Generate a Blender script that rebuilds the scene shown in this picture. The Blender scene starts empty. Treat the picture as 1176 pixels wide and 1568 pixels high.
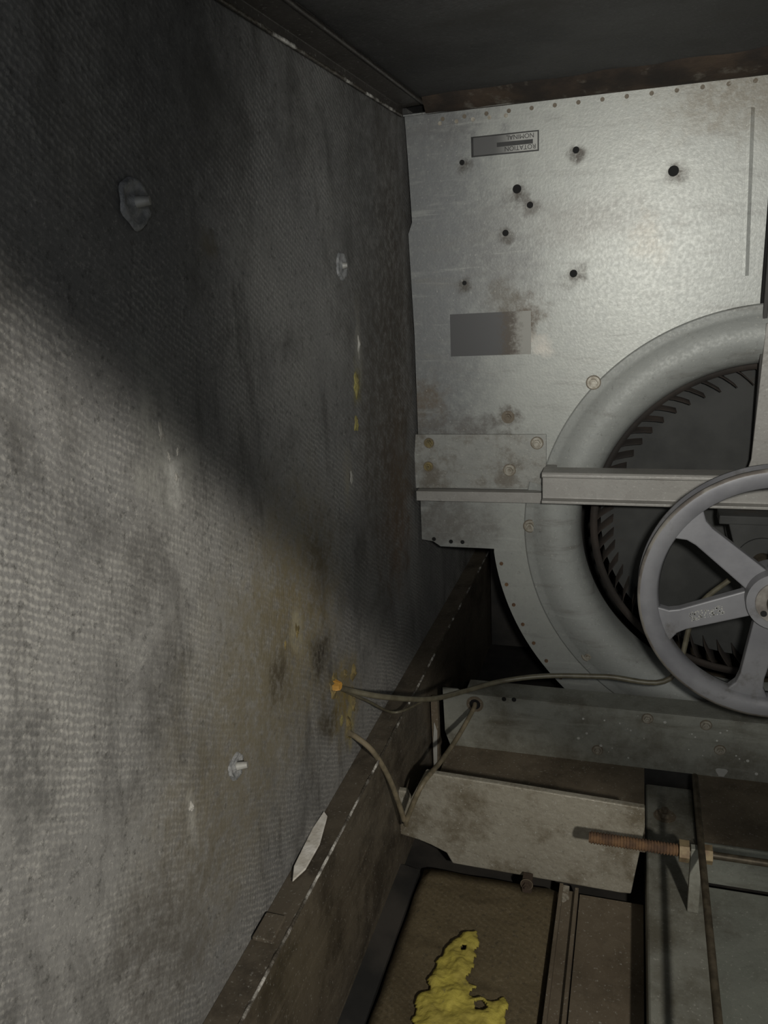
import bpy, bmesh, math, random
from mathutils import Vector, Matrix, noise
random.seed(4)

# ------------------------------------------------------------------ camera
F = 1600.0
yv = Vector((.291, .280, -.915)).normalized()
zv = Vector((-.052, .96, .277)); zv = (zv - zv.dot(yv)*yv).normalized()
xv = yv.cross(zv)
CAM = Vector((.41, -1.5, 1.0))
M3 = Matrix((xv, yv, zv))            # cam -> world
cam = bpy.data.cameras.new("camera"); camo = bpy.data.objects.new("camera", cam)
bpy.context.scene.collection.objects.link(camo)
cam.sensor_fit = 'VERTICAL'; cam.sensor_height = 24; cam.lens = 24*F/2048.0
cam.clip_start = .01
camo.matrix_world = Matrix.Translation(CAM) @ M3.to_4x4()
bpy.context.scene.camera = camo

def ray(u, v): return M3 @ Vector((u-768, 1024-v, -F))
def on(ax, u, v, c):
    d = ray(u, v); return CAM + d*((c-CAM[ax])/d[ax])
def oX(u, v, x=0.): return on(0, u, v, x)
def oY(u, v, y=0.): return on(1, u, v, y)
def oZ(u, v, z=0.): return on(2, u, v, z)

# ------------------------------------------------------------------ materials
class N:
    def __init__(s, name):
        s.m = bpy.data.materials.new(name); s.m.use_nodes = True
        s.t = s.m.node_tree; s.b = s.t.nodes["Principled BSDF"]
        s.co = s.t.nodes.new("ShaderNodeTexCoord").outputs["Object"]
    def n(s, typ, **k):
        x = s.t.nodes.new(typ)
        for a, b in k.items(): setattr(x, a, b)
        return x
    def l(s, a, b): s.t.links.new(a, b)
    def set(s, sock, v):
        if hasattr(v, "node"): s.l(v, sock)
        else: sock.default_value = v
    def math(s, op, a, b=0., c=None, clamp=False):
        x = s.n("ShaderNodeMath", operation=op, use_clamp=clamp)
        s.set(x.inputs[0], a); s.set(x.inputs[1], b)
        if c is not None: s.set(x.inputs[2], c)
        return x.outputs[0]
    def noise(s, scale, detail=4, rough=.55, co=None, dist=0.):
        x = s.n("ShaderNodeTexNoise"); x.inputs["Scale"].default_value = scale
        x.inputs["Detail"].default_value = detail; x.inputs["Roughness"].default_value = rough
        x.inputs["Distortion"].default_value = dist
        s.l(co or s.co, x.inputs["Vector"]); return x.outputs["Fac"]
    def mapped(s, rot, sc):
        x = s.n("ShaderNodeMapping"); s.l(s.co, x.inputs["Vector"])
        x.inputs["Rotation"].default_value = rot; x.inputs["Scale"].default_value = sc
        return x.outputs[0]
    def rng(s, v, a, b, c=0., d=1.):
        x = s.n("ShaderNodeMapRange"); x.interpolation_type = 'SMOOTHSTEP'
        s.set(x.inputs[0], v)
        for i, q in enumerate((a, b, c, d)): x.inputs[i+1].default_value = q
        return x.outputs[0]
    def mix(s, f, a, b):
        x = s.n("ShaderNodeMix", data_type='RGBA')
        s.set(x.inputs[0], f)
        s.set(x.inputs[6], a if hasattr(a, "node") else (*a, 1)); s.set(x.inputs[7], b if hasattr(b, "node") else (*b, 1))
        return x.outputs[2]
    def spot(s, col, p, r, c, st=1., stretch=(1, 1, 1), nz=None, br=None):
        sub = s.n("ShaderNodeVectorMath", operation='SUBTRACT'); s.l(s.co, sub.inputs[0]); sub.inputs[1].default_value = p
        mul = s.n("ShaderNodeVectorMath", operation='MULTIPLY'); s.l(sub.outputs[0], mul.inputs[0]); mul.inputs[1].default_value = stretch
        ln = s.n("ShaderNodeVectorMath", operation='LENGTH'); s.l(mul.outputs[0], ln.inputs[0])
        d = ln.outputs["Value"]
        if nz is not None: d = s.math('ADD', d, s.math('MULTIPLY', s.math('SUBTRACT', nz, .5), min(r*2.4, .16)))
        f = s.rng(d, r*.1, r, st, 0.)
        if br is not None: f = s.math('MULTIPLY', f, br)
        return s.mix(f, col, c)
    def bump(s, h, st, dist=.002, prev=None):
        x = s.n("ShaderNodeBump"); x.inputs["Strength"].default_value = st; x.inputs["Distance"].default_value = dist
        s.l(h, x.inputs["Height"])
        if prev is not None: s.l(prev, x.inputs["Normal"])
        return x.outputs[0]
    def out(s, col, rough, metal=0., nrm=None, spec=.5):
        s.set(s.b.inputs["Base Color"], col if hasattr(col, "node") else (*col, 1))
        s.set(s.b.inputs["Roughness"], rough); s.set(s.b.inputs["Metallic"], metal)
        s.b.inputs["Specular IOR Level"].default_value = spec
        if nrm is not None: s.l(nrm, s.b.inputs["Normal"])
        return s.m

def simple(name, c1, c2, scale=20, rough=.6, metal=0., bump=.3, bscale=80, bd=.001, dirt=None, spec=.4, lo=.35, hi=.65):
    k = N(name)
    c = k.mix(k.rng(k.noise(scale, 5), lo, hi), c1, c2)
    if dirt: c = k.mix(k.rng(k.noise(dirt[1], 6, .65), dirt[2], dirt[3]), c, dirt[0])
    nb = k.bump(k.noise(bscale, 4), bump, bd)
    return k.out(c, rough, metal, nb, spec)

def galv(name, c1, c2, dirt=(.09, .075, .055), dlo=.52, dhi=.72, metal=.25, rough=.5, spangle=60, spots=(), bump=.35, dscale=5., dst=.75, speck=.5, smear=.5, bs=220, bd=.0006, rv=.08):
    k = N(name)
    vo = k.n("ShaderNodeTexVoronoi"); vo.inputs["Scale"].default_value = spangle; k.l(k.co, vo.inputs["Vector"])
    sep = k.n("ShaderNodeSeparateColor"); k.l(vo.outputs["Color"], sep.inputs[0])
    f = k.math('ADD', k.math('MULTIPLY', sep.outputs[0], .10), k.math('MULTIPLY', k.noise(1.6, 3, .5), .95), clamp=True)
    c = k.mix(k.rng(f, .3, .8), c1, c2)
    nz = k.noise(30, 5, .65); br = k.rng(k.noise(70, 6, .75), .34, .58, .45, 1.)
    for (p, r, col, st, *sx) in spots:
        c = k.spot(c, p, r, col, st, sx[0] if sx else (1, 1, 1), nz, br)
    c = k.mix(k.rng(k.noise(dscale, 8, .72), dlo, dhi, 0, dst), c, dirt)
    m1 = k.noise(1., 6, .65, k.mapped((0, .6, 0), (6, 6, 34)))
    c = k.mix(k.rng(m1, .52, .72, 0, smear*.6), c, dirt)
    m2 = k.noise(1., 6, .65, k.mapped((0, -.9, 0), (5, 5, 60)))
    c = k.mix(k.rng(m2, .56, .74, 0, smear*.5), c, tuple(min(1, q*1.2) for q in c2))
    c = k.mix(k.rng(k.noise(230, 3, .6), .60, .76, 0, speck), c, (.5, .5, .46))
    c = k.mix(k.rng(k.noise(120, 5, .75), .56, .8, 0, speck*1.2), c, (.06, .055, .05))
    r = k.rng(k.noise(150, 3), .3, .7, rough-rv*.5, rough+rv)
    nb = k.bump(k.noise(bs, 3), bump, bd)
    nb = k.bump(k.noise(2.5, 1), .25, .004, nb)
    return k.out(c, r, metal, nb)

# fabric insulation
def fabric(name, c1, c2, dust, spots=(), wl=.0068, plane='YZ', weave=1., grime=(.04, .038, .035)):
    k = N(name)
    sp = k.n("ShaderNodeSeparateXYZ"); k.l(k.co, sp.inputs[0])
    a, b = {'YZ': (sp.outputs[1], sp.outputs[2]), 'XY': (sp.outputs[0], sp.outputs[1]), 'XZ': (sp.outputs[0], sp.outputs[2])}[plane]
    warp = k.math('ADD', k.math('MULTIPLY', k.noise(4, 2), .03), k.math('MULTIPLY', k.noise(60, 3), .0085))
    warp2 = k.math('MULTIPLY', k.noise(75, 3), .012)
    u = k.math('ADD', k.math('ADD', k.math('MULTIPLY', a, .53), k.math('MULTIPLY', b, .85)), warp)
    v = k.math('ADD', k.math('SUBTRACT', k.math('MULTIPLY', a, .95), k.math('MULTIPLY', b, .30)), warp2)
    w1 = k.math('SINE', k.math('MULTIPLY', u, 2*math.pi/wl))
    w2 = k.math('SINE', k.math('MULTIPLY', v, 2*math.pi/(wl*.95)))
    w = k.math('ADD', k.math('MULTIPLY', w1, .28), k.math('MULTIPLY', w2, .15))
    w = k.math('ADD', w, .5)
    fade = k.rng(k.noise(6, 6, .7), .36, .64, .10, 1.)
    c = k.mix(k.rng(k.noise(2.3, 5, .6), .32, .68), c1, c2)
    dm = k.math('MULTIPLY', k.rng(w, .40, 1.0), k.math('MULTIPLY', fade, .50*weave))
    c = k.mix(dm, c, dust)
    c = k.mix(k.rng(k.noise(210, 4, .8), .52, .78, 0, .7), c, dust)
    c = k.mix(k.rng(k.noise(110, 5, .8), .50, .76, 0, .8), c, (.025, .025, .023))
    c = k.mix(k.rng(k.noise(3.6, 7, .72), .48, .70, 0, .65), c, grime)
    st = k.noise(1., 6, .65, k.mapped((.75, 0, 0), (9, 16, 4)))
    c = k.mix(k.rng(st, .51, .73, 0, .6), c, grime)
    nz = k.noise(22, 5); br = k.rng(k.noise(60, 6, .75), .36, .60, .25, 1.)
    for (p, r, col, s_, *sx) in spots:
        c = k.spot(c, p, r, col, s_, sx[0] if sx else (1, 1, 1), nz, br)
    nb = k.bump(k.math('MULTIPLY', w, fade), .36*weave, .0013)
    nb = k.bump(k.noise(120, 6, .75), .5, .002, nb)
    nb = k.bump(k.noise(4.5, 2), .6, .02, nb)
    return k.out(c, .66, 0., nb, .35)

T = lambda p: tuple(p)
wall_spots = [
    (T(oX(330, 890)), .06, (.28, .28, .26), .9, (1, 1, .6)),
    (T(oX(345, 950)), .028, (.46, .46, .44), 1., (1.4, 1.4, .7)),
    (T(oX(590, 1230)), .24, (.20, .165, .09), .85),
    (T(oX(500, 1420)), .24, (.17, .15, .10), .7),
    (T(oX(420, 1700)), .20, (.15, .13, .09), .55),
    (T(oX(640, 1310)), .05, (.035, .03, .025), .95),
    (T(oX(560, 1350)), .05, (.06, .05, .035), .8),
    (T(oX(590, 1265)), .03, (.33, .30, .21), .9, (1, 1, .6)),
    (T(oX(640, 1120)), .08, (.10, .08, .05), .7),
    (T(oX(690, 1400)), .10, (.20, .155, .06), 1.),
    (T(oX(655, 1450)), .05, (.05, .04, .025), .8),
    (T(oX(700, 1440)), .03, (.34, .29, .13), .9, (1, 1, .6)),
    (T(oX(425, 463)), .014, (.02, .016, .01), .9, (1, 1, 1.6)),
    (T(oX(415, 475)), .03, (.12, .10, .06), .6, (1, 1, 1.)),
    (T(oX(715, 690)), .028, (.42, .41, .37), 1., (1, 1, .4)),
    (T(oX(712, 765)), .026, (.30, .27, .10), 1., (1, 1, .5)),
    (T(oX(700, 960)), .03, (.30, .28, .22), .9, (1, 1, .6)),
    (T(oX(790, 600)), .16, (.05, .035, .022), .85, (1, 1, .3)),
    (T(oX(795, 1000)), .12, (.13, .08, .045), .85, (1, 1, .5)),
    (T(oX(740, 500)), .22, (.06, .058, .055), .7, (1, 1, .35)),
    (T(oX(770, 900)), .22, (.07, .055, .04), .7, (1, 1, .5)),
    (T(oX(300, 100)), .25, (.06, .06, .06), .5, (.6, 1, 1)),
    (T(oX(385, 1640)), .02, (.36, .35, .32), .9, (1.5, 1.5, .5)),
    (T(oX(60, 1550)), .07, (.07, .07, .068), .7, (1, 1.5, .6)),
    (T(oX(330, 1900)), .12, (.07, .065, .06), .6),
]
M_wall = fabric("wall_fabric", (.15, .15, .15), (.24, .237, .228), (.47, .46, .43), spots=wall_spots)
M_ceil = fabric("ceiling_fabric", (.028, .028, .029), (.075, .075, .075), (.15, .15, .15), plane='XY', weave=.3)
M_floorpad = fabric("floor_fabric", (.085, .066, .038), (.15, .12, .07), (.28, .24, .17), plane='XY', wl=.01, weave=.35, grime=(.045, .034, .018))
M_dark = simple("dark_sheet", (.025, .025, .025), (.06, .055, .05), 8, .6, .2)
M_black = simple("black_void", (.004, .004, .004), (.008, .008, .008), 8, .8)
M_rust = simple("rusty_strip", (.062, .043, .030), (.024, .019, .016), 12, .85, 0., .6, 60, .003, ((.13, .115, .095), 18, .56, .68))
holes = [(1347, 342, 9), (1152, 300, 6), (1034, 378, 8), (1060, 410, 6), (1011, 466, 6), (1147, 547, 7), (924, 325, 5), (929, 566, 4)]
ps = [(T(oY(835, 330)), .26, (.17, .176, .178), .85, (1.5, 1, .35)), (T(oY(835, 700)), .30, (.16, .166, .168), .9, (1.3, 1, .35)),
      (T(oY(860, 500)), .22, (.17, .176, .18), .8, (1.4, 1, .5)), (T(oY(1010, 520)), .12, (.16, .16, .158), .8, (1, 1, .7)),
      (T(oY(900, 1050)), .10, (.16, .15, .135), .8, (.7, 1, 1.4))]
for (u, v, r) in holes:
    p = oY(u+2, v+8); ps.append((T(p), .026 if r > 6 else .020, (.06, .052, .042), 1.))
ps += [(T(oY(1048, 635)), .06, (.085, .065, .045), 1.), (T(oY(1010, 595)), .05, (.13, .12, .10), .8), (T(oY(1082, 690)), .03, (.5, .47, .42), .8),
       (T(oY(840, 930)), .12, (.10, .085, .065), .85), (T(oY(850, 800)), .06, (.13, .10, .07), .8), (T(oY(930, 860)), .07, (.12, .11, .10), .8, (.6, 1, 1.5)),
       (T(oY(1500, 180)), .10, (.15, .125, .09), .7, (.5, 1, 1)), (T(oY(1016, 836)), .03, (.09, .075, .06), 1.),
       (T(oY(1180, 440)), .10, (.22, .215, .20), .7, (.6, 1, 1.6)), (T(oY(1300, 480)), .05, (.36, .32, .26), .35),
       (T(oY(900, 250)), .06, (.14, .14, .14), .7, (.5, 1, 1.5))]
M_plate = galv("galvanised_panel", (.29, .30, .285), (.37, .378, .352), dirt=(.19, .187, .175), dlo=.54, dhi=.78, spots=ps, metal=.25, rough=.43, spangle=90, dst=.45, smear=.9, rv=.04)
M_bracket = galv("bracket_galv", (.23, .235, .225), (.32, .32, .295), dirt=(.12, .10, .075), dlo=.47, dhi=.66, metal=.25, rough=.47, spangle=90, dscale=14)
M_ring = galv("inlet_galv", (.25, .26, .25), (.31, .32, .305), dirt=(.14, .13, .115), dlo=.52, dhi=.72, metal=.15, rough=.52, spangle=70, dst=.5, smear=1.)
M_bar = galv("bar_galv", (.24, .23, .215), (.32, .31, .29), dirt=(.13, .115, .095), metal=.15, rough=.5, spangle=50, dst=.6, smear=.8)
M_base = galv("base_galv", (.20, .205, .182), (.28, .285, .25), dirt=(.085, .075, .052), dlo=.45, dhi=.66, metal=.1, rough=.58, spangle=60, smear=1.)
M_beam = galv("beam_galv", (.24, .22, .175), (.37, .35, .295), dirt=(.13, .105, .065), metal=.15, rough=.42, spangle=140, bump=1., dscale=11, speck=.9, bs=110, bd=.0016, dlo=.45, dhi=.66)
M_dirtyt = galv("dirty_metal", (.10, .078, .053), (.165, .137, .10), dirt=(.045, .034, .022), metal=.05, rough=.6, smear=.9)
M_green = galv("floor_panel_metal", (.155, .168, .147), (.225, .238, .212), dirt=(.08, .072, .056), metal=.1, rough=.58, spangle=40, smear=.8)
M_rail = galv("rail_metal", (.09, .075, .056), (.155, .132, .10), dirt=(.035, .028, .021), metal=.15, rough=.45, dlo=.46, dhi=.66, dscale=7, smear=.9)
M_trimd = galv("corner_trim_metal", (.045, .04, .036), (.085, .077, .068), dirt=(.02, .018, .016), metal=.15, rough=.45, dscale=9)
M_edge = simple("worn_edge", (.09, .078, .062), (.85, .83, .78), 24, .35, .2, .9, 160, .004, lo=.50, hi=.72)
M_white = simple("white_sealant", (.8, .78, .74), (.55, .52, .46), 40, .5, 0, .6, 100, .002, ((.2, .17, .12), 30, .58, .68))
M_pul = simple("pulley_grey_paint", (.155, .155, .168), (.21, .21, .222), 12, .45, .05, .3, 200, .0006, ((.11, .105, .10), 16, .56, .72))
M_rim = simple("pulley_worn_rim", (.17, .15, .135), (.33, .31, .28), 30, .4, .3, .3, 200, .0006)
M_brass = simple("brass_nut", (.30, .24, .14), (.17, .115, .07), 60, .6, .2)
M_rustrod = simple("rusty_rod", (.17, .098, .05), (.085, .05, .032), 60, .9, .0, .8, 150, .002)
M_rod = simple("dark_rod", (.12, .10, .07), (.06, .05, .035), 60, .5, .4)
M_cable = simple("cable_sheath", (.09, .08, .055), (.13, .12, .085), 60, .4, 0, .2)
M_cable2 = simple("cable_tan", (.22, .185, .125), (.14, .12, .08), 60, .45, 0, .2)
M_orange = simple("orange_plug", (.62, .32, .06), (.42, .23, .05), 60, .6, 0)
M_glue = simple("tan_glue", (.23, .18, .075), (.12, .098, .05), 60, .6, 0, .8, 120, .003)
M_yglue = simple("yellow_residue", (.36, .32, .11), (.20, .17, .07), 60, .7, 0, .8, 120, .003)
M_wglue = simple("white_residue", (.44, .43, .40), (.22, .21, .19), 60, .6, 0, .8, 120, .003)
M_yellow = simple("yellow_foam", (.47, .405, .075), (.34, .285, .06), 25, .75, 0, .8, 90, .003, ((.14, .12, .05), 30, .58, .72))
M_labdark = simple("label_black", (.02, .02, .02), (.035, .035, .035), 30, .35, 0, .05)
M_labwhite = simple("label_white", (.40, .40, .38), (.34, .34, .32), 30, .45, 0, .05)
M_paint = simple("paint_fleck", (.5, .5, .47), (.4, .4, .38), 30, .45, 0, .05)
M_wheel = simple("fan_wheel_metal", (.034, .035, .034), (.052, .053, .051), 10, .75, .0, .3, 80, .001, ((.045, .034, .023), 9, .6, .75))
M_blade = simple("fan_blade_metal", (.018, .015, .013), (.035, .027, .022), 14, .8, .0)
M_bolt = simple("zinc_bolt", (.38, .36, .31), (.22, .195, .155), 90, .45, .3)
M_clear = simple("glued_washer", (.16, .165, .17), (.30, .305, .31), 90, .45, 0, .8, 140, .003)
M_pin = simple("pin_metal", (.38, .38, .36), (.24, .235, .22), 60, .5, .1)
def worn_label():
    k = N("worn_data_label")
    sp = k.n("ShaderNodeSeparateXYZ"); k.l(k.co, sp.inputs[0])
    xa, xb = oY(985, 670).x, oY(1066, 670).x
    f = k.rng(k.math('ADD', sp.outputs[0], k.math('MULTIPLY', k.math('SUBTRACT', k.noise(130, 7, .8), .5), .07)), xa, xb)
    c = k.mix(k.rng(f, 0, .35), (.06, .06, .062), (.06, .045, .03))
    c = k.mix(k.rng(f, .35, .9), c, (.27, .265, .24))
    return k.out(c, .45, 0, None)
M_dlabel = worn_label()
def fade_label():
    k = N("faded_sticker")
    sp = k.n("ShaderNodeSeparateXYZ"); k.l(k.co, sp.inputs[0])
    f = k.rng(sp.outputs[0], oY(985, 280).x, oY(1050, 280).x)
    return k.out(k.mix(f, (.07, .07, .07), (.36, .36, .34)), .45, 0, None)
M_fade = fade_label()

# ------------------------------------------------------------------ mesh builder
class B:
    def __init__(s): s.v = []; s.f = []; s.mi = []; s.sm = []; s.mats = []
    def mat(s, m):
        if m not in s.mats: s.mats.append(m)
        return s.mats.index(m)
    def add(s, vs, fs, m, smooth=False):
        o = len(s.v); i = s.mat(m)
        s.v += [Vector(v) for v in vs]
        for f in fs: s.f.append([o+q for q in f]); s.mi.append(i); s.sm.append(smooth)
    def prism(s, pts, off, m):
        n = len(pts); off = Vector(off)
        vs = [Vector(p) for p in pts]+[Vector(p)+off for p in pts]
        s.add(vs, [list(range(n))[::-1], list(range(n, 2*n))]+[[i, (i+1) % n, n+(i+1) % n, n+i] for i in range(n)], m)
    def box(s, a, b, m):
        x0, y0, z0 = a; x1, y1, z1 = b
        s.prism([(x0, y0, z0), (x1, y0, z0), (x1, y0, z1), (x0, y0, z1)], (0, y1-y0, 0), m)
    def cyl(s, c, ax, r, h, m, seg=24, r2=None, smooth=True):
        c = Vector(c); ax = Vector(ax).normalized(); r2 = r if r2 is None else r2
        q = ax.to_track_quat('Z', 'Y'); A = q @ Vector((1, 0, 0)); C = q @ Vector((0, 1, 0))
        ring = lambda rr, hh: [c+ax*hh+A*rr*math.cos(2*math.pi*i/seg)+C*rr*math.sin(2*math.pi*i/seg) for i in range(seg)]
        vs = ring(r, 0)+ring(r2, h)
        s.add(vs, [[i, (i+1) % seg, seg+(i+1) % seg, seg+i] for i in range(seg)], m, smooth)
        s.add(vs, [list(range(seg))[::-1], list(range(seg, 2*seg))], m)
    def bolt(s, c, ax, r=.008, m=None, washer=True):
        m = m or M_bolt; ax = Vector(ax)
        if washer:
            s.cyl(c, ax, r*1.75, .0006, M_dirtyt, 24)
            s.cyl(c, ax, r*1.5, .0018, m, 24)
        s.cyl(Vector(c)+ax*.0018, ax, r, r*.75, m, 6, r*.96, smooth=False)
        s.cyl(Vector(c)+ax*(.0018+r*.75), ax, r*.5, r*.5, m, 12)
    def rev(s, prof, cx, cz, a0, a1, m, seg=96, closed=False):
        full = abs(a1-a0) >= 360-.01; n = len(prof); k = seg if full else seg+1
        vs = []
        for i in range(k):
            a = math.radians(a0+(a1-a0)*i/seg)
            for (r, y) in prof: vs.append((cx+r*math.cos(a), y, cz+r*math.sin(a)))
        fs = []
        for i in range(seg):
            j = (i+1) % k
            for q in range(n if closed else n-1):
                p = (q+1) % n
                fs.append([i*n+q, i*n+p, j*n+p, j*n+q])
        s.add(vs, fs, m, True)
    def tube(s, path, r, m, seg=10, sub=8):
        P = [Vector(p) for p in path]
        pts = []
        for i in range(len(P)-1):
            p0 = P[max(i-1, 0)]; p1 = P[i]; p2 = P[i+1]; p3 = P[min(i+2, len(P)-1)]
            for j in range(sub):
                t = j/sub
                pts.append(.5*((2*p1)+(p2-p0)*t+(2*p0-5*p1+4*p2-p3)*t*t+(-p0+3*p1-3*p2+p3)*t**3))
        pts.append(P[-1])
        vs = []; up = Vector((.13, .2, .97))
        for i, p in enumerate(pts):
            d = (pts[min(i+1, len(pts)-1)]-pts[max(i-1, 0)]).normalized()
            a = d.cross(up).normalized(); b = d.cross(a).normalized()
            vs += [p+a*r*math.cos(2*math.pi*k/seg)+b*r*math.sin(2*math.pi*k/seg) for k in range(seg)]
        fs = [[i*seg+k, i*seg+(k+1) % seg, (i+1)*seg+(k+1) % seg, (i+1)*seg+k] for i in range(len(pts)-1) for k in range(seg)]
        s.add(vs, fs, m, True)
        L = len(pts)-1
        s.add(vs, [list(range(seg)), [L*seg+k for k in range(seg)]], m)
    def dome(s, c, ry, rz, h, m, sd):
        """irregular low lump on the left wall"""
        seg = 22; rings = 5; vs = []; fs = []
        for i in range(seg):
            a = 2*math.pi*i/seg; ir = 1+.9*noise.noise(Vector((math.cos(a)*1.6, math.sin(a)*1.6, sd)))
            for k in range(rings+1):
                t = 1-k/rings
                x = c.x-.001+h*(1-t*t)*(1+.8*noise.noise(Vector((math.cos(a)*t*4, math.sin(a)*t*4, sd+5))))
                vs.append((x, c.y+ry*ir*t*math.cos(a), c.z+rz*ir*t*math.sin(a)))
        n = rings+1
        for i in range(seg):
            j = (i+1) % seg
            for q in range(rings): fs.append([i*n+q, j*n+q, j*n+q+1, i*n+q+1])
        s.add(vs, fs, m, True)
    def make(s, name, parent=None, bevel=0., recalc=True):
        me = bpy.data.meshes.new(name); me.from_pydata(s.v, [], s.f)
        for m in s.mats: me.materials.append(m)
        for p, i, sm in zip(me.polygons, s.mi, s.sm): p.material_index = i; p.use_smooth = sm
        if recalc:
            bm = bmesh.new(); bm.from_mesh(me); bmesh.ops.recalc_face_normals(bm, faces=bm.faces); bm.to_mesh(me); bm.free()
        o = bpy.data.objects.new(name, me); bpy.context.scene.collection.objects.link(o)
        if parent: o.parent = parent
        if bevel:
            b = o.modifiers.new("bevel", 'BEVEL'); b.width = bevel; b.segments = 2; b.limit_method = 'ANGLE'
        return o
def empty(name):
    o = bpy.data.objects.new(name, None); o.empty_display_size = .1
    bpy.context.scene.collection.objects.link(o); return o

YF = (0, -1, 0)
# ------------------------------------------------------------------ room shell
CE = 1.297; RW = 1.45; YB = .85; YN = -2.6
def wavy(name, fn, nu, nv, m, back):
    b = B(); vs = []; fs = []
    for i in range(nu+1):
        for j in range(nv+1): vs.append(fn(i/nu, j/nv))
    for i in range(nu):
        for j in range(nv):
            q = i*(nv+1)+j; fs.append([q, q+1, q+nv+2, q+nv+1])
    b.add(vs, fs, m, True)
    b.box(back[0], back[1], M_dark)
    return b.make(name, recalc=False)
def wl(u, v):
    y = YN+(YB-YN)*u; z = .262+(CE-.262)*v
    d = noise.noise(Vector((y*2.2, z*2.2, 3.1)))*.008*min(1, 8*v, 8*(1-v))
    if y > -.15: d *= 0.
    return (min(d, .004), y, z)
def wsurf(p): return wl((p.y-YN)/(YB-YN), (p.z-.262)/(CE-.262))[0]
wavy("wall_left", lambda u, v: wl(1-u, v), 120, 50, M_wall, ((-.06, YN, .0), (-.015, YB, CE)))
def cl(u, v):
    x = RW*u; y = YN+(YB-YN)*v
    d = noise.noise(Vector((x*3, y*3, 7.1)))*.014*min(1, 8*u, 8*(1-u)) if y < -.1 else 0
    return (x, y, CE+max(d, 0))
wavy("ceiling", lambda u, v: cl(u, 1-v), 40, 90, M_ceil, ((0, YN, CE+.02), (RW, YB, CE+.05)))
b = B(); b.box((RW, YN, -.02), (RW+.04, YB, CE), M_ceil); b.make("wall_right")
b = B(); b.box((0, YB, -.02), (RW, YB+.04, CE), M_dark); b.make("wall_back")
b = B(); b.box((0, YN, -.05), (RW, YB, -.02), M_dark); b.make("floor")

def ragged(b, path_fn, y0, y1, step, m):
    ys = []; y = y0
    while y < y1: ys.append(y); y += step
    vs = []
    for y in ys:
        h = .4+1.0*abs(noise.noise(Vector((y*55, 0, 2.2))))+.9*noise.noise(Vector((y*13, 4, 0)))
        vs += path_fn(y, max(.1, h))
    n = 4; fs = []
    for i in range(len(ys)-1):
        for k in range(n): fs.append([i*n+k, i*n+(k+1) % n, (i+1)*n+(k+1) % n, (i+1)*n+k])
    b.add(vs, fs, m, True)
# wall/ceiling corner trim (folded angle)
b = B()
b.prism([(0, YN, CE), (.045, YN, CE), (.045, YN, CE-.006), (.006, YN, CE-.008), (.006, YN, CE-.02), (0, YN, CE-.02)], (0, -YN-.01, 0), M_trimd)
b.make("trim_1", bevel=.001)
b = B()
ragged(b, lambda y, h: [(.005, y, CE-.019), (.006+.003*h, y, CE-.020), (.006+.002*h, y, CE-.022-.002*h), (.003, y, CE-.023)], YN, -.02, .006, M_edge)
ragged(b, lambda y, h: [(.043, y, CE-.004), (.046+.002*h, y, CE-.003), (.046+.002*h, y, CE-.007-.002*h), (.042, y, CE-.008)], YN, -.02, .006, M_trimd)
b.make("trim_2")
# rusty lip at top of panel
b = B()
n = 60; vs = []; fs = []
for i in range(n+1):
    x = .048+i*1.39/n
    y1 = -.040-.06*x-.035*noise.noise(Vector((x*9, 0, 1))); dz = .003*noise.noise(Vector((x*14, 3, 1)))
    vs += [(x, -.001, CE-.021), (x, -.014, CE-.021+dz), (x, y1, CE-.005+dz), (x, y1-.01, CE+.004)]
for i in range(n):
    for j in range(3): q = i*4+j; fs.append([q, q+1, q+5, q+4])
b.add(vs, fs, M_rust, True); b.make("trim_3")

# lower wall rail
b = B()
RX = .04; RZ = .264
b.prism([(0, YN, RZ), (RX, YN, RZ+.004), (RX, YN, -.02), (RX-.003, YN, -.02), (RX-.003, YN, RZ-.002), (0, YN, RZ-.004)], (0, YB-YN, 0), M_rail)
b.make("baseboard_left", bevel=.0008)
b = B()
ragged(b, lambda y, h: [(RX-.002, y, RZ+.003), (RX, y, RZ+.004+.0022*h), (RX+.002+.001*h, y, RZ+.003), (RX-.0005, y, RZ-.001-.003*h)], -1.6, .75, .005, M_edge)
b.make("trim_4")
b = B()
p = [oZ(u, v, RZ+.004) for u, v in ((648, 1625), (655, 1635), (640, 1690), (612, 1740), (585, 1765), (588, 1735), (605, 1700), (625, 1660))]
b.prism(p, (0, 0, .003), M_white); b.make("sealant_smear", bevel=.001)
b = B(); pj = oZ(525, 1855, RZ+.004)
b.box((.004, pj.y-.02, RZ+.003), (.03, pj.y+.02, RZ+.008), M_rail); b.make("rail_joint_clip", bevel=.001)
b = B(); b.prism([(RX, YN, .0), (RX+.035, YN, -.006), (RX+.035, YN, -.02), (RX, YN, -.02)], (0, -.36-YN, 0), M_dark); b.make("trim_5")

# ------------------------------------------------------------------ floor pieces
b = B()
n, k = 16, 70; vs = []; fs = []
for i in range(n+1):
    for j in range(k+1):
        x = .082+(.316-.082)*i/n; y = -1.9+(1.54)*j/k
        e = 0 if i in (0, n) else .004+.005*noise.noise(Vector((x*14, y*14, 0)))
        vs.append((x+(.004*noise.noise(Vector((0, y*20, 0))) if i == 0 else 0), y, -.004+e))
for i in range(n):
    for j in range(k): q = i*(k+1)+j; fs.append([q, q+k+1, q+k+2, q+1])
b.add(vs, fs, M_floorpad, True); fp = b.make("floor_insulation_pad", recalc=False)
sd = fp.modifiers.new("s", 'SOLIDIFY'); sd.thickness = .015; sd.offset = -1
b = B()
b.prism([(.318, -1.9, -.02), (.318, -1.9, .016), (.324, -1.9, .016), (.324, -1.9, .003), (.343, -1.9, .003), (.343, -1.9, .012), (.349, -1.9, .012), (.349, -1.9, -.02)], (0, 1.54, 0), M_dirtyt)
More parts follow.
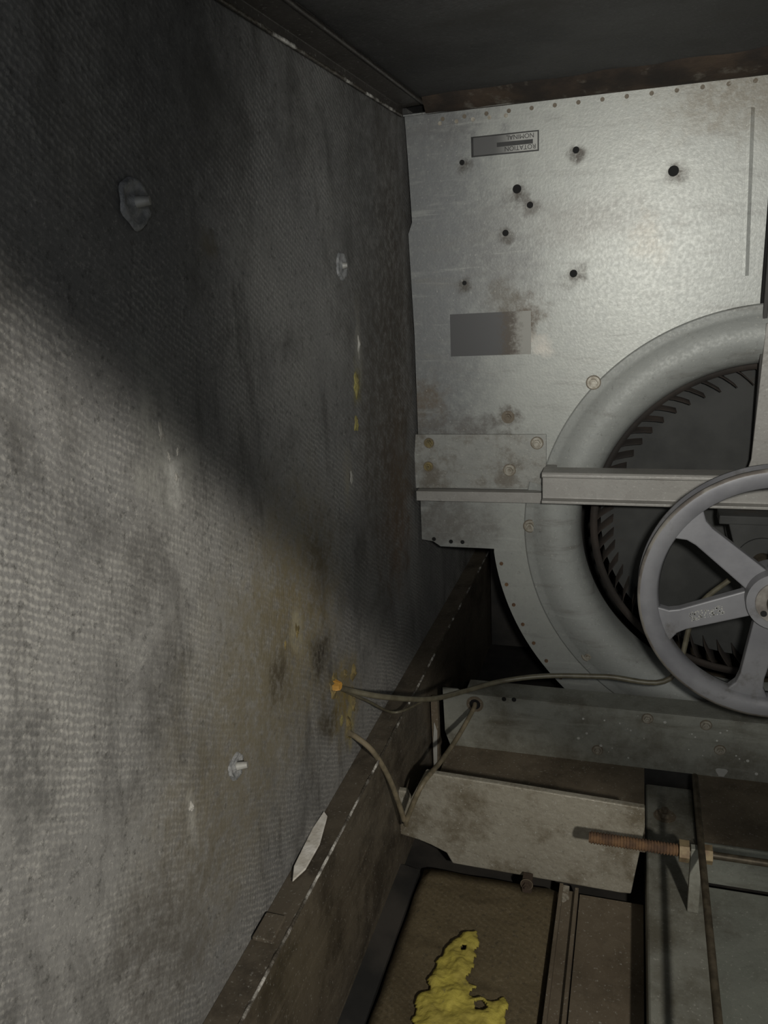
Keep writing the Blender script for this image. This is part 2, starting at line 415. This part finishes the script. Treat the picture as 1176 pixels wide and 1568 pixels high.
b.make("floor_joint_strip", bevel=.001)
b = B(); b.box((.351, -1.9, -.02), (.452, -.36, -.001), M_dirtyt)
b.make("floor_panel_dark")
b = B()   # channel running toward the viewer
b.prism([(.455, -1.9, -.02), (.455, -1.9, .055), (.458, -1.9, .058), (.536, -1.9, .058), (.539, -1.9, .055), (.539, -1.9, -.02), (.535, -1.9, -.02), (.535, -1.9, .053), (.459, -1.9, .053), (.459, -1.9, -.02)], (0, 1.79, 0), M_base)
b.bolt((oZ(1330, 1640, .058).x, -.20, .058), (0, 0, 1), .011, M_dirtyt)
b.make("base_frame_channel", bevel=.001)
b = B()
b.box((.543, -1.9, -.02), (RW-.01, -.66, .008), M_green)
b.box((.543, -.655, -.02), (RW-.01, -.31, .014), M_green)
b.make("floor_panel_light", bevel=.002)

# ------------------------------------------------------------------ front base beam (fan support channel)
b = B()
yb = -.10
tx = oY(885, 1374, yb).x
zt = .213; zb = .085
b.prism([(tx, yb, zt), (tx+.03, yb, zt), (tx+.045, yb, zt-.008), (RW-.02, yb, zt-.008), (RW-.02, yb, zb), (tx+.012, yb, zb), (tx+.002, yb, zb+.03)], (0, .004, 0), M_base)
b.box((tx+.045, yb+.004, zt-.012), (RW-.02, yb+.06, zt-.008), M_base)
b.box((tx+.012, yb-.235, zb-.004), (.452, yb+.003, zb), M_dirtyt)
b.box((.542, yb-.20, zb-.004), (RW-.02, yb+.003, zb), M_dirtyt)
b.box((.542, yb-.204, .016), (RW-.02, yb-.20, zb+.006), M_green)
b.box((tx+.012, yb+.003, -.02), (RW-.02, yb+.01, zb), M_dark)
hp = oY(950, 1408, yb)
b.cyl(hp+Vector((0, -.0003, 0)), YF, .011, .0012, M_black, 24)
b.cyl(hp+Vector((0, -.0002, 0)), YF, .017, .001, M_dirtyt, 24)
for u, v in ((1008, 1398), (1028, 1399)): b.cyl(oY(u, v, yb), YF, .0045, .001, M_black, 14)
for u, v in ((1295, 1437), (1412, 1450), (1195, 1500), (1440, 1500)):
    b.bolt(oY(u, v, yb), YF, .006, M_bolt)
for i in range(38):
    q = oY(random.uniform(1150, 1530), random.uniform(1430, 1590), yb)
    if zb+.005 < q.z < zt-.012: b.cyl(q, YF, random.uniform(.0008, .003), .0006, M_paint, 7)
q = oY(1443, 1545, yb)
b.prism([q+Vector((.009*math.cos(a)*(1+.3*math.sin(3*a)), 0, .011*math.sin(a)*(1+.25*math.cos(2*a)))) for a in [i*.35 for i in range(18)]], (0, -.0006, 0), M_labwhite)
b.make("fan_support_channel", bevel=.0012)

# hammered galvanised cross member
b = B()
y2 = -.35
px = [(850, 1545), (1000, 1569), (1290, 1617), (1290, 1655), (1262, 1788), (1240, 1786), (905, 1727), (893, 1706), (862, 1690), (838, 1680), (785, 1664), (780, 1590), (790, 1580), (812, 1583), (820, 1600)]
P = [oY(u, v, y2) for u, v in px]
for q in P: q.x = min(q.x, .453)
b.prism(P, (0, .012, 0), M_beam)
b.cyl(oY(808, 1640, y2)+Vector((0, 0, -.004)), YF, .004, .001, M_black, 12)
b.make("cross_member_plate", bevel=.003)
b = B()
for u, v, m in ((1055, 1765, M_rust), (1128, 1790, M_bolt)):
    p = oY(u, v, y2-.02); b.box((p.x-.008, p.y-.01, .001), (p.x+.008, p.y+.012, p.z+.01), m); b.bolt(p+Vector((0, -.01, .005)), YF, .006, m)
b.make("floor_clip_brackets", bevel=.001)

# corner post between rail and channel
b = B()
b.box((.044, -.125, .0), (.058, -.11, .20), M_dirtyt)
b.prism([(.046, -.128, .02), (.052, -.128, .02), (.056, -.128, .13), (.050, -.128, .15), (.046, -.128, .10)], (0, .003, 0), M_labwhite)
b.make("corner_post", bevel=.001)

# ------------------------------------------------------------------ centrifugal fan: side panel etc.
CX, CZ = .64, .53
def arc(r, a0, a1, n, cx=CX, cz=CZ): return [(cx+r*math.cos(math.radians(a0+(a1-a0)*i/n)), 0, cz+r*math.sin(math.radians(a0+(a1-a0)*i/n))) for i in range(n+1)]
XS = .606
def xang(r, X, up): 
    a = math.degrees(math.acos((X-CX)/r)); return a if up else 360-a
root = empty("centrifugal_fan")
b = B()
pts = [(.006, 0, 1.277), (XS, 0, 1.283)]
pts += arc(.365, xang(.365, XS, True), xang(.365, XS, False), 60)
pts += arc(.49, xang(.49, XS, False), 187, 40)
pts += [(.154, 0, .477), (.045, 0, .477), (.03, 0, .487), (.006, 0, .49), (.008, 0, .9), (.004, 0, 1.08), (.012, 0, 1.10), (.009, 0, 1.2)]
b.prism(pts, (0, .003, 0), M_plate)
a1 = oY(1502, 215); a2 = oY(1490, 552)
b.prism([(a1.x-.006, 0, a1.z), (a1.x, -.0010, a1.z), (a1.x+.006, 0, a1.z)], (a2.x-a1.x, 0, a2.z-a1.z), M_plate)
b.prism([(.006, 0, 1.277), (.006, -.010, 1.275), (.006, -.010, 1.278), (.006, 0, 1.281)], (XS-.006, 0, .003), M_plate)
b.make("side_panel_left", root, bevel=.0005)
b = B()
X2 = .632
pts = [(X2, 0, 1.283), (RW-.02, 0, 1.283), (RW-.02, 0, .477), (CX+.486, 0, .477)]
pts += arc(.49, 353, xang(.49, X2, False), 30)
pts += arc(.365, xang(.365, X2, False), 360, 30)[:-1]+arc(.365, 0, xang(.365, X2, True), 30)
b.prism(pts, (0, .003, 0), M_plate); b.make("side_panel_right", root, bevel=.0008)
b = B()
b.box((XS+.001, .004, .92), (X2-.001, .012, 1.28), M_black)
b.prism([(XS+.004, -.012, CE-.025), (XS+.010, -.012, CE-.025), (XS+.012, -.012, .68), (XS+.004, -.012, .66)], (0, .010, 0), M_dark)
b.prism([(XS+.009, -.02, .90), (XS+.06, -.02, .90), (XS+.06, -.02, .62), (XS-.01, -.02, .62), (XS+.002, -.02, .67)], (0, .006, 0), M_bar)
b.make("bearing_upright", root, bevel=.001)
b = B()
vs = []; fs = []
path = [(.154, .60), (.154, .477)]+[(p[0], p[2]) for p in arc(.485, 187, 353, 40)]+[(CX+.486, .477), (CX+.486, .6)]
for (x, z) in path: vs += [(x, .004, z), (x, .62, z)]
for i in range(len(path)-1): fs.append([2*i, 2*i+2, 2*i+3, 2*i+1])
b.add(vs, fs, M_dirtyt, True); b.make("scroll_wrap", root)
b = B(); b.box((.05, .55, .0), (RW-.02, .56, 1.27), M_dark); b.box((.01, .10, .60), (.15, .105, 1.27), M_dark); b.make("housing_back", root)
b = B()
for u, v, r in holes:
    b.cyl(oY(u, v), YF, {9: .0085, 8: .0075, 7: .0065, 6: .0055, 5: .0045, 4: .004}[r], .0008, M_black, 18)
for i in range(14):
    t = i/13; p = Vector((.075+t*.5, 0, 1.266+.004*t)); b.cyl(p, YF, .0035, .0015, M_dirtyt, 10)
for i in range(5): b.cyl(oY(880+i*33, 247-4*i), YF, .0035, .0015, M_bolt, 10)
for i in range(15):
    a = math.radians(190+i*5.4); b.cyl((CX+.479*math.cos(a), 0, CZ+.479*math.sin(a)), YF, .0038, .0014, M_rustrod, 10)
for u, v in ((868, 1078), (902, 1083), (925, 1084)): b.cyl(oY(u, v), YF, .0042, .0009, M_black, 10)
b.bolt(oY(1016, 834), YF, .007, M_dirtyt)
b.make("panel_fasteners", root)
# bolted bracket plate & ledge
b = B()
P = [oY(u, v, -.001) for u, v in ((832, 868), (1093, 868), (1093, 944), (1083, 975), (826, 975))]
b.prism(P, (0, -.005, 0), M_bracket)
P = [oY(u, v, -.028) for u, v in ((819, 982), (1083, 986), (1083, 1007), (819, 1001))]
P[0].x = P[3].x = .006
b.prism(P, (0, .027, 0), M_bar)
for u, v in ((1074, 886), (1019, 940)): b.bolt(oY(u, v, -.006), YF, .007)
for u, v in ((858, 886), (857, 933)):
    b.bolt(oY(u, v, -.006), YF, .006, M_glue)
b.make("bracket_plate", root, bevel=.0008)
# labels
lab = empty("rotation_label")
b = B()
q = [oY(942, 264), oY(1078, 256), oY(1078, 298), oY(944, 308)]
x0, x1, z1, z0 = q[0].x, q[1].x, q[1].z-.003, q[2].z-.003
b.box((x0, -.0012, z0), (x1, -.0002, z1), M_labdark)
e = .0022
b.box((x0+.004, -.0018, z0+e), (x1-e, -.0012, z1-e), M_fade)
b.box((x0+.045, -.0022, (z0+z1)/2-.004), (x1-.010, -.0018, (z0+z1)/2+.003), M_labdark)
b.make("label_body", lab)
for txt, zc in (("NOMINAL", z1-.0038), ("ROTATION", z0+.0115)):
    c = bpy.data.curves.new("label_text", 'FONT'); c.body = txt; c.size = .0105; c.align_x = 'CENTER'; c.extrude = .0002
    o = bpy.data.objects.new("label_text", c); bpy.context.scene.collection.objects.link(o); o.parent = lab
    c.materials.append(M_labdark)
    o.rotation_euler = (math.radians(90), math.radians(180), 0); o.location = (x0+.085, -.0022, zc)
b = B()
P = [oY(u, v, -.0002) for u, v in ((900, 629), (1062, 621), (1062, 708), (902, 713))]
b.prism(P, (0, -.0008, 0), M_dlabel); b.make("data_label")

# inlet cone (two halves)
def prof(ro, ri): 
    return [(ro, -.001), (ro, -.006), (ro-.003, -.007), (ro-.014, -.007), (ro-.020, -.010), (ro-.034, -.016), (ro-.05, -.0195), (ro-.066, -.018), (ri+.018, -.012), (ri+.007, -.003), (ri, .012), (ri-.002, .05)]
b = B()
b.rev(prof(.403, .303), CX, CZ, 8, 168, M_ring, 90)
b.rev(prof(.425, .323), CX, CZ, 168, 368, M_ring, 110)
for u, v in ((1187, 765), (1060, 1052), (1176, 1311)):
    b.bolt(oY(u, v, -.007), YF, .0075)
b.make("inlet_cone", root)
# crossbar
b = B()
xa = oY(1083, 980, -.09).x; z1 = oY(1250, 953, -.09).z; z0 = oY(1250, 1012, -.09).z
b.prism([(xa, -.09, z1), (xa, -.087, z1+.004), (xa, -.044, z1+.004), (xa, -.044, z0), (xa, -.09, z0), (xa, -.09, z0+.005), (xa, -.076, z0+.007), (xa, -.076, z1-.007), (xa, -.09, z1-.005)], (RW-.03-xa, 0, 0), M_bar)
b.box((RW-.05, -.044, z0), (RW-.03, -.001, z1), M_bar)
b.box((xa+.0, -.044, z0+.002), (xa+.02, -.006, z1), M_bar)
b.make("bearing_crossbar", root, bevel=.0012)
# fan wheel
b = B()
nb = 60
for i in range(nb):
    a = 2*math.pi*i/nb
    pr = [(r, a+da) for (r, da) in ((.262, 0), (.272, .03), (.285, .07), (.298, .12))]
    vs = []
    for (r, t) in pr:
        vs += [(CX+r*math.cos(t), .042, CZ+r*math.sin(t)), (CX+r*math.cos(t), .30, CZ+r*math.sin(t))]
    b.add(vs, [[2*j, 2*j+2, 2*j+3, 2*j+1] for j in range(3)], M_blade, True)
o = b.make("wheel_blades", root); so = o.modifiers.new("s", 'SOLIDIFY'); so.thickness = .0015
b = B()
b.rev([(.304, .065), (.304, .04), (.290, .038), (.290, .044), (.298, .055), (.298, .065)], CX, CZ, 0, 360, M_blade, 96, True)
b.cyl((CX, .095, CZ), (0, 1, 0), .286, .006, M_wheel, 96)
b.cyl((CX, .045, CZ), (0, 1, 0), .06, .05, M_wheel, 40)
b.make("wheel_disc", root)
# pillow block bearing under crossbar
PY = -.27; PX, PZ = .622, .520
b = B()
b.cyl((PX, -.13, PZ), (0, 1, 0), .042, .05, M_wheel, 40)
b.box((PX-.07, -.128, z0-.016), (PX+.07, -.082, z0-.001), M_wheel)
b.prism([(PX-.04, -.125, PZ+.01), (PX+.04, -.125, PZ+.01), (PX+.055, -.125, z0-.015), (PX-.055, -.125, z0-.015)], (0, .042, 0), M_wheel)
b.cyl((PX, -.19, PZ), (0, 1, 0), .017, .32, M_rod, 32)
b.make("pillow_block_bearing", root, bevel=.002)

# ------------------------------------------------------------------ pulley
pu = empty("drive_pulley")
p = oY(1275, 1185, PY); R = PX-p.x
b = B()
b.rev([(R-.026, PY-.017), (R-.004, PY-.019), (R, PY-.017), (R, PY-.011), (R-.014, PY-.002), (R-.014, PY+.004), (R, PY+.013), (R, PY+.019), (R-.004, PY+.021), (R-.026, PY+.019), (R-.032, PY+.001)], PX, PZ, 0, 360, M_pul, 128, True)
b.rev([(R-.0035, PY-.0192), (R+.0004, PY-.0172), (R+.0004, PY-.011), (R-.003, PY-.010)], PX, PZ, 0, 360, M_rim, 128)
b.make("rim", pu)
b = B()
for k in range(6):
    a = math.radians(140+60*k); d = Vector((math.cos(a), 0, math.sin(a))); t = Vector((-math.sin(a), 0, math.cos(a)))
    c = Vector((PX, PY, PZ))
    ol = [(.02, .021), (.05, .020), (R-.06, .0175), (R-.045, .020), (R-.030, .030), (R-.026, .034)]
    P = [c+d*r+t*w for r, w in ol]+[c+d*r-t*w for r, w in ol[::-1]]
    b.prism([q+Vector((0, -.009, 0)) for q in P], (0, .018, 0), M_pul)
b.make("spokes", pu, bevel=.003)
b = B()
b.cyl((PX, PY-.032, PZ), (0, 1, 0), .044, .066, M_pul, 48)
b.cyl((PX, PY-.036, PZ), (0, 1, 0), .032, .004, M_rim, 40)
b.cyl((PX, PY-.05, PZ), (0, 1, 0), .017, .125, M_rod, 32)
for k in range(3):
    a = math.radians(100+120*k); b.cyl((PX+.026*math.cos(a), PY-.037, PZ+.026*math.sin(a)), YF, .0045, .002, M_black, 12)
b.make("hub_and_shaft", pu, bevel=.001)
b = B()
a = math.radians(200); d = Vector((math.cos(a), 0, math.sin(a))); t = Vector((-math.sin(a), 0, math.cos(a)))
for i in range(150):
    c = Vector((PX, PY-.0091, PZ))+d*random.uniform(.076, .126)+t*random.uniform(-.008, .006)
    b.cyl(c, YF, random.uniform(.0005, .0014), .0006, M_labwhite, 5)
b.make("worn_paint_patch", pu)

# ------------------------------------------------------------------ cables
b = B()
b.tube([oX(672, 1372, .003), oX(700, 1381, .012), oY(770, 1394, -.44), oY(860, 1398, -.34), oY(930, 1382, -.24), oY(1000, 1363, -.19), oY(1090, 1352, -.17), oY(1210, 1353, -.16), oY(1340, 1357, -.16), (PX-.10, -.14, PZ-.09), (PX-.05, -.14, PZ-.03)], .0046, M_cable)
b.tube([oX(685, 1380, .003), oX(735, 1402, .012), oX(790, 1425, .03), oY(850, 1400, -.34)], .0024, M_cable)  # thin wire, kept in the same mesh as the grease line
b.make("grease_line_and_wire")
b = B(); b.tube([oY(950, 1408, -.103), oY(945, 1422, -.125), oY(915, 1475, -.20), oY(880, 1525, -.30), oY(845, 1568, -.39), oY(815, 1635, -.392), oY(812, 1650, -.388)], .0046, M_cable2)
b.tube([oX(697, 1466, .003), oX(712, 1474, .010), oY(745, 1502, -.45), oY(775, 1550, -.43), oY(795, 1600, -.41), oY(808, 1640, -.392)], .0046, M_cable2)
b.make("electrical_cable")
b = B()
c = oX(665, 1370, .0)
b.dome(c, .02, .022, .006, M_glue, 3.)
b.cyl(c+Vector((.003, 0, 0)), (1, -.1, 0), .009, .010, M_orange, 7, .006)
b.make("cable_gland", bevel=.001)
b = B()
for i, (u, v, ry, rz, h, m) in enumerate(((708, 1345, .016, .010, .004, M_glue), (690, 1348, .008, .008, .004, M_glue), (706, 1400, .008, .022, .004, M_glue), (697, 1455, .012, .020, .005, M_glue), (682, 1440, .006, .010, .003, M_yglue),
        (592, 1262, .008, .010, .002, M_glue), (568, 1290, .006, .008, .002, M_glue), (712, 765, .012, .020, .004, M_yglue), (713, 845, .008, .012, .003, M_yglue), (716, 690, .006, .020, .003, M_wglue), (704, 955, .005, .010, .002, M_wglue),
        (320, 870, .008, .010, .0015, M_wglue), (335, 915, .005, .008, .0015, M_wglue), (352, 905, .004, .005, .0015, M_wglue), (350, 955, .006, .008, .0015, M_wglue), (385, 1615, .004, .006, .002, M_wglue))):
    c = oX(u, v); c.x = max(0, wsurf(c)); b.dome(c, ry, rz, h, m, 1.7*i)
b.make("sealant_residue")

# ------------------------------------------------------------------ insulation pins on wall
def pin(u, v, r, L=.03, m=M_clear):
    c = oX(u, v, .0); c.x = max(.0, wsurf(c))+.001
    b = B()
    prof_ = [(r, -.001), (r*.92, .0022), (r*.75, .0012), (r*.6, -.0004), (r*.35, .0), (r*.2, .002), (0.0001, .004)]
    seg = 36; vs = []; fs = []
    for i in range(seg):
        a = 2*math.pi*i/seg; ir = 1+.22*noise.noise(Vector((math.cos(a)*1.5, math.sin(a)*1.5, u)))
        for (rr, h) in prof_: vs.append((c.x+h*(1+.6*noise.noise(Vector((a*3, rr*300, u)))), c.y+rr*ir*math.cos(a), c.z+rr*ir*math.sin(a)))
    n = len(prof_)
    for i in range(seg):
        j = (i+1) % seg
        for q in range(n-1): fs.append([i*n+q, j*n+q, j*n+q+1, i*n+q+1])
    b.add(vs, fs, m, True)
    if L: b.cyl(c+Vector((.001, 0, 0)), (1, .35, .1), .005, L, M_pin, 7, .004)
    return b.make("insulation_pin")
pin(268, 405, .021, .012); pin(680, 532, .020, .007, M_clear); pin(470, 1532, .015, .012)

# ------------------------------------------------------------------ yellow foam
def blob(px, h, name, seedz):
    pg = [oZ(u, v, .003) for u, v in px]
    b = B(); xs = [p.x for p in pg]; ys = [p.y for p in pg]; st = .0025
    def inside(x, y):
        r = False; n = len(pg)
        for i in range(n):
            a, c = pg[i], pg[(i+1) % n]
            if (a.y > y) != (c.y > y) and x < (c.x-a.x)*(y-a.y)/(c.y-a.y)+a.x: r = not r
        return r
    def dist(x, y):
        d = 9; n = len(pg); q = Vector((x, y))
        for i in range(n):
            a = Vector(pg[i][:2]); c = Vector(pg[(i+1) % n][:2]); t = max(0, min(1, (q-a).dot(c-a)/max((c-a).length_squared, 1e-9)))
            d = min(d, (q-a-(c-a)*t).length)
        return d
    nx = int((max(xs)-min(xs))/st)+2; ny = int((max(ys)-min(ys))/st)+2
    idx = {}; vs = []; fs = []
    for i in range(nx+1):
        for j in range(ny+1):
            x = min(xs)+i*st; y = min(ys)+j*st
            wx = x+.008*noise.noise(Vector((x*60, y*60, seedz))); wy = y+.008*noise.noise(Vector((x*60, y*60, seedz+9)))
            if inside(wx, wy) and noise.noise(Vector((x*38, y*38, 5.5))) < .60:
                d = dist(wx, wy); z = .005+h*min(1, d/.010)**.5*(.75+.7*noise.noise(Vector((x*45, y*45, seedz)))+.25*noise.noise(Vector((x*160, y*160, seedz))))
                idx[i, j] = len(vs); vs.append((x, y, z))
    for (i, j) in list(idx):
        if all(k in idx for k in ((i+1, j), (i+1, j+1), (i, j+1))): fs.append([idx[i, j], idx[i+1, j], idx[i+1, j+1], idx[i, j+1]])
    b.add(vs, fs, M_yellow, True); o = b.make(name)
    s = o.modifiers.new("s", 'SOLIDIFY'); s.thickness = .004
blob([(955, 1862), (956, 1900), (948, 1935), (935, 1958), (952, 1975), (940, 1995), (975, 2003), (1014, 2002), (1016, 2035), (1005, 2085), (818, 2085), (826, 2010), (854, 1972), (872, 1928), (900, 1888), (920, 1870)], .008, "spilled_foam", 2.)

# ------------------------------------------------------------------ adjusting rods
ar = empty("motor_adjusting_screw")
yr = -.42
a = oY(1178, 1671, yr); m_ = oY(1375, 1706, yr)
zc = (a.z+m_.z)/2
b = B()
b.cyl(Vector((a.x, yr, zc)), (1, 0, 0), .0080, m_.x-a.x, M_rustrod, 20)
i = a.x+.003
while i < m_.x-.01: b.cyl((i, yr, zc), (1, 0, 0), .0093, .0022, M_rustrod, 14); i += .0044
b.cyl(Vector((m_.x, yr, zc)), (1, 0, 0), .0055, .6, M_rod, 16)
b.cyl(Vector((m_.x-.012, yr, zc)), (1, 0, 0), .016, .014, M_brass, 6, smooth=False)
b.cyl(Vector((m_.x+.022, yr, zc)), (1, 0, 0), .014, .012, M_brass, 6, smooth=False)
b.make("threaded_rod", ar, bevel=.0006)
b = B()
zr = zc+.016
s0 = oZ(1390, 1552, zr); s1 = oZ(1402, 1690, zr); s2 = oZ(1438, 2060, zr)
b.tube([s0, s1, (s1+s2)/2, s2, s2+(s2-s1)*.6], .0052, M_rod, 12)
b.make("tie_rod", ar)
b = B(); b.box((m_.x+.004, yr-.006, .0585), (m_.x+.020, yr+.006, zc+.010), M_base); b.make("screw_lug", ar, bevel=.001)

# ------------------------------------------------------------------ lights
def spot(name, loc, target, power, angle, blend, col, rad=.02):
    l = bpy.data.lights.new(name, 'SPOT'); l.energy = power; l.spot_size = math.radians(angle); l.spot_blend = blend
    l.color = col; l.shadow_soft_size = rad
    o = bpy.data.objects.new(name, l); bpy.context.scene.collection.objects.link(o)
    o.location = loc; o.rotation_euler = (Vector(target)-Vector(loc)).to_track_quat('-Z', 'Y').to_euler()
    return o
spot("torch_lamp", (.47, -1.52, 1.04), (.60, 0, .99), 50, 78, 1., (1, .98, .91), .02)
S = Vector((.85, -1.70, 1.05)); A = Vector((0, -.96, 1.00)); Bp = Vector((0, .02, .29))
nrm = (Bp-A).cross(S-A).normalized()
if nrm.z > 0: nrm = -nrm
spot("lower_wall_fill", S, S+nrm, 47.0, 178, .06, (1, .945, .84), .03)  # added spot; its cone rim stands in for the left wall's shadow edge
spot("upper_wall_fill", (.75, -2.0, 1.15), (0, -1.0, 1.05), 4.0, 70, 1., (.95, .97, 1), .08)  # added fill without a real source, brightens the upper-left wall
w = bpy.data.worlds.new("world"); bpy.context.scene.world = w; w.use_nodes = True
w.node_tree.nodes["Background"].inputs[0].default_value = (.85, .92, 1, 1)
w.node_tree.nodes["Background"].inputs[1].default_value = .36
vs_ = bpy.context.scene.view_settings
vs_.view_transform = 'Standard'; vs_.look = 'None'; vs_.exposure = 0
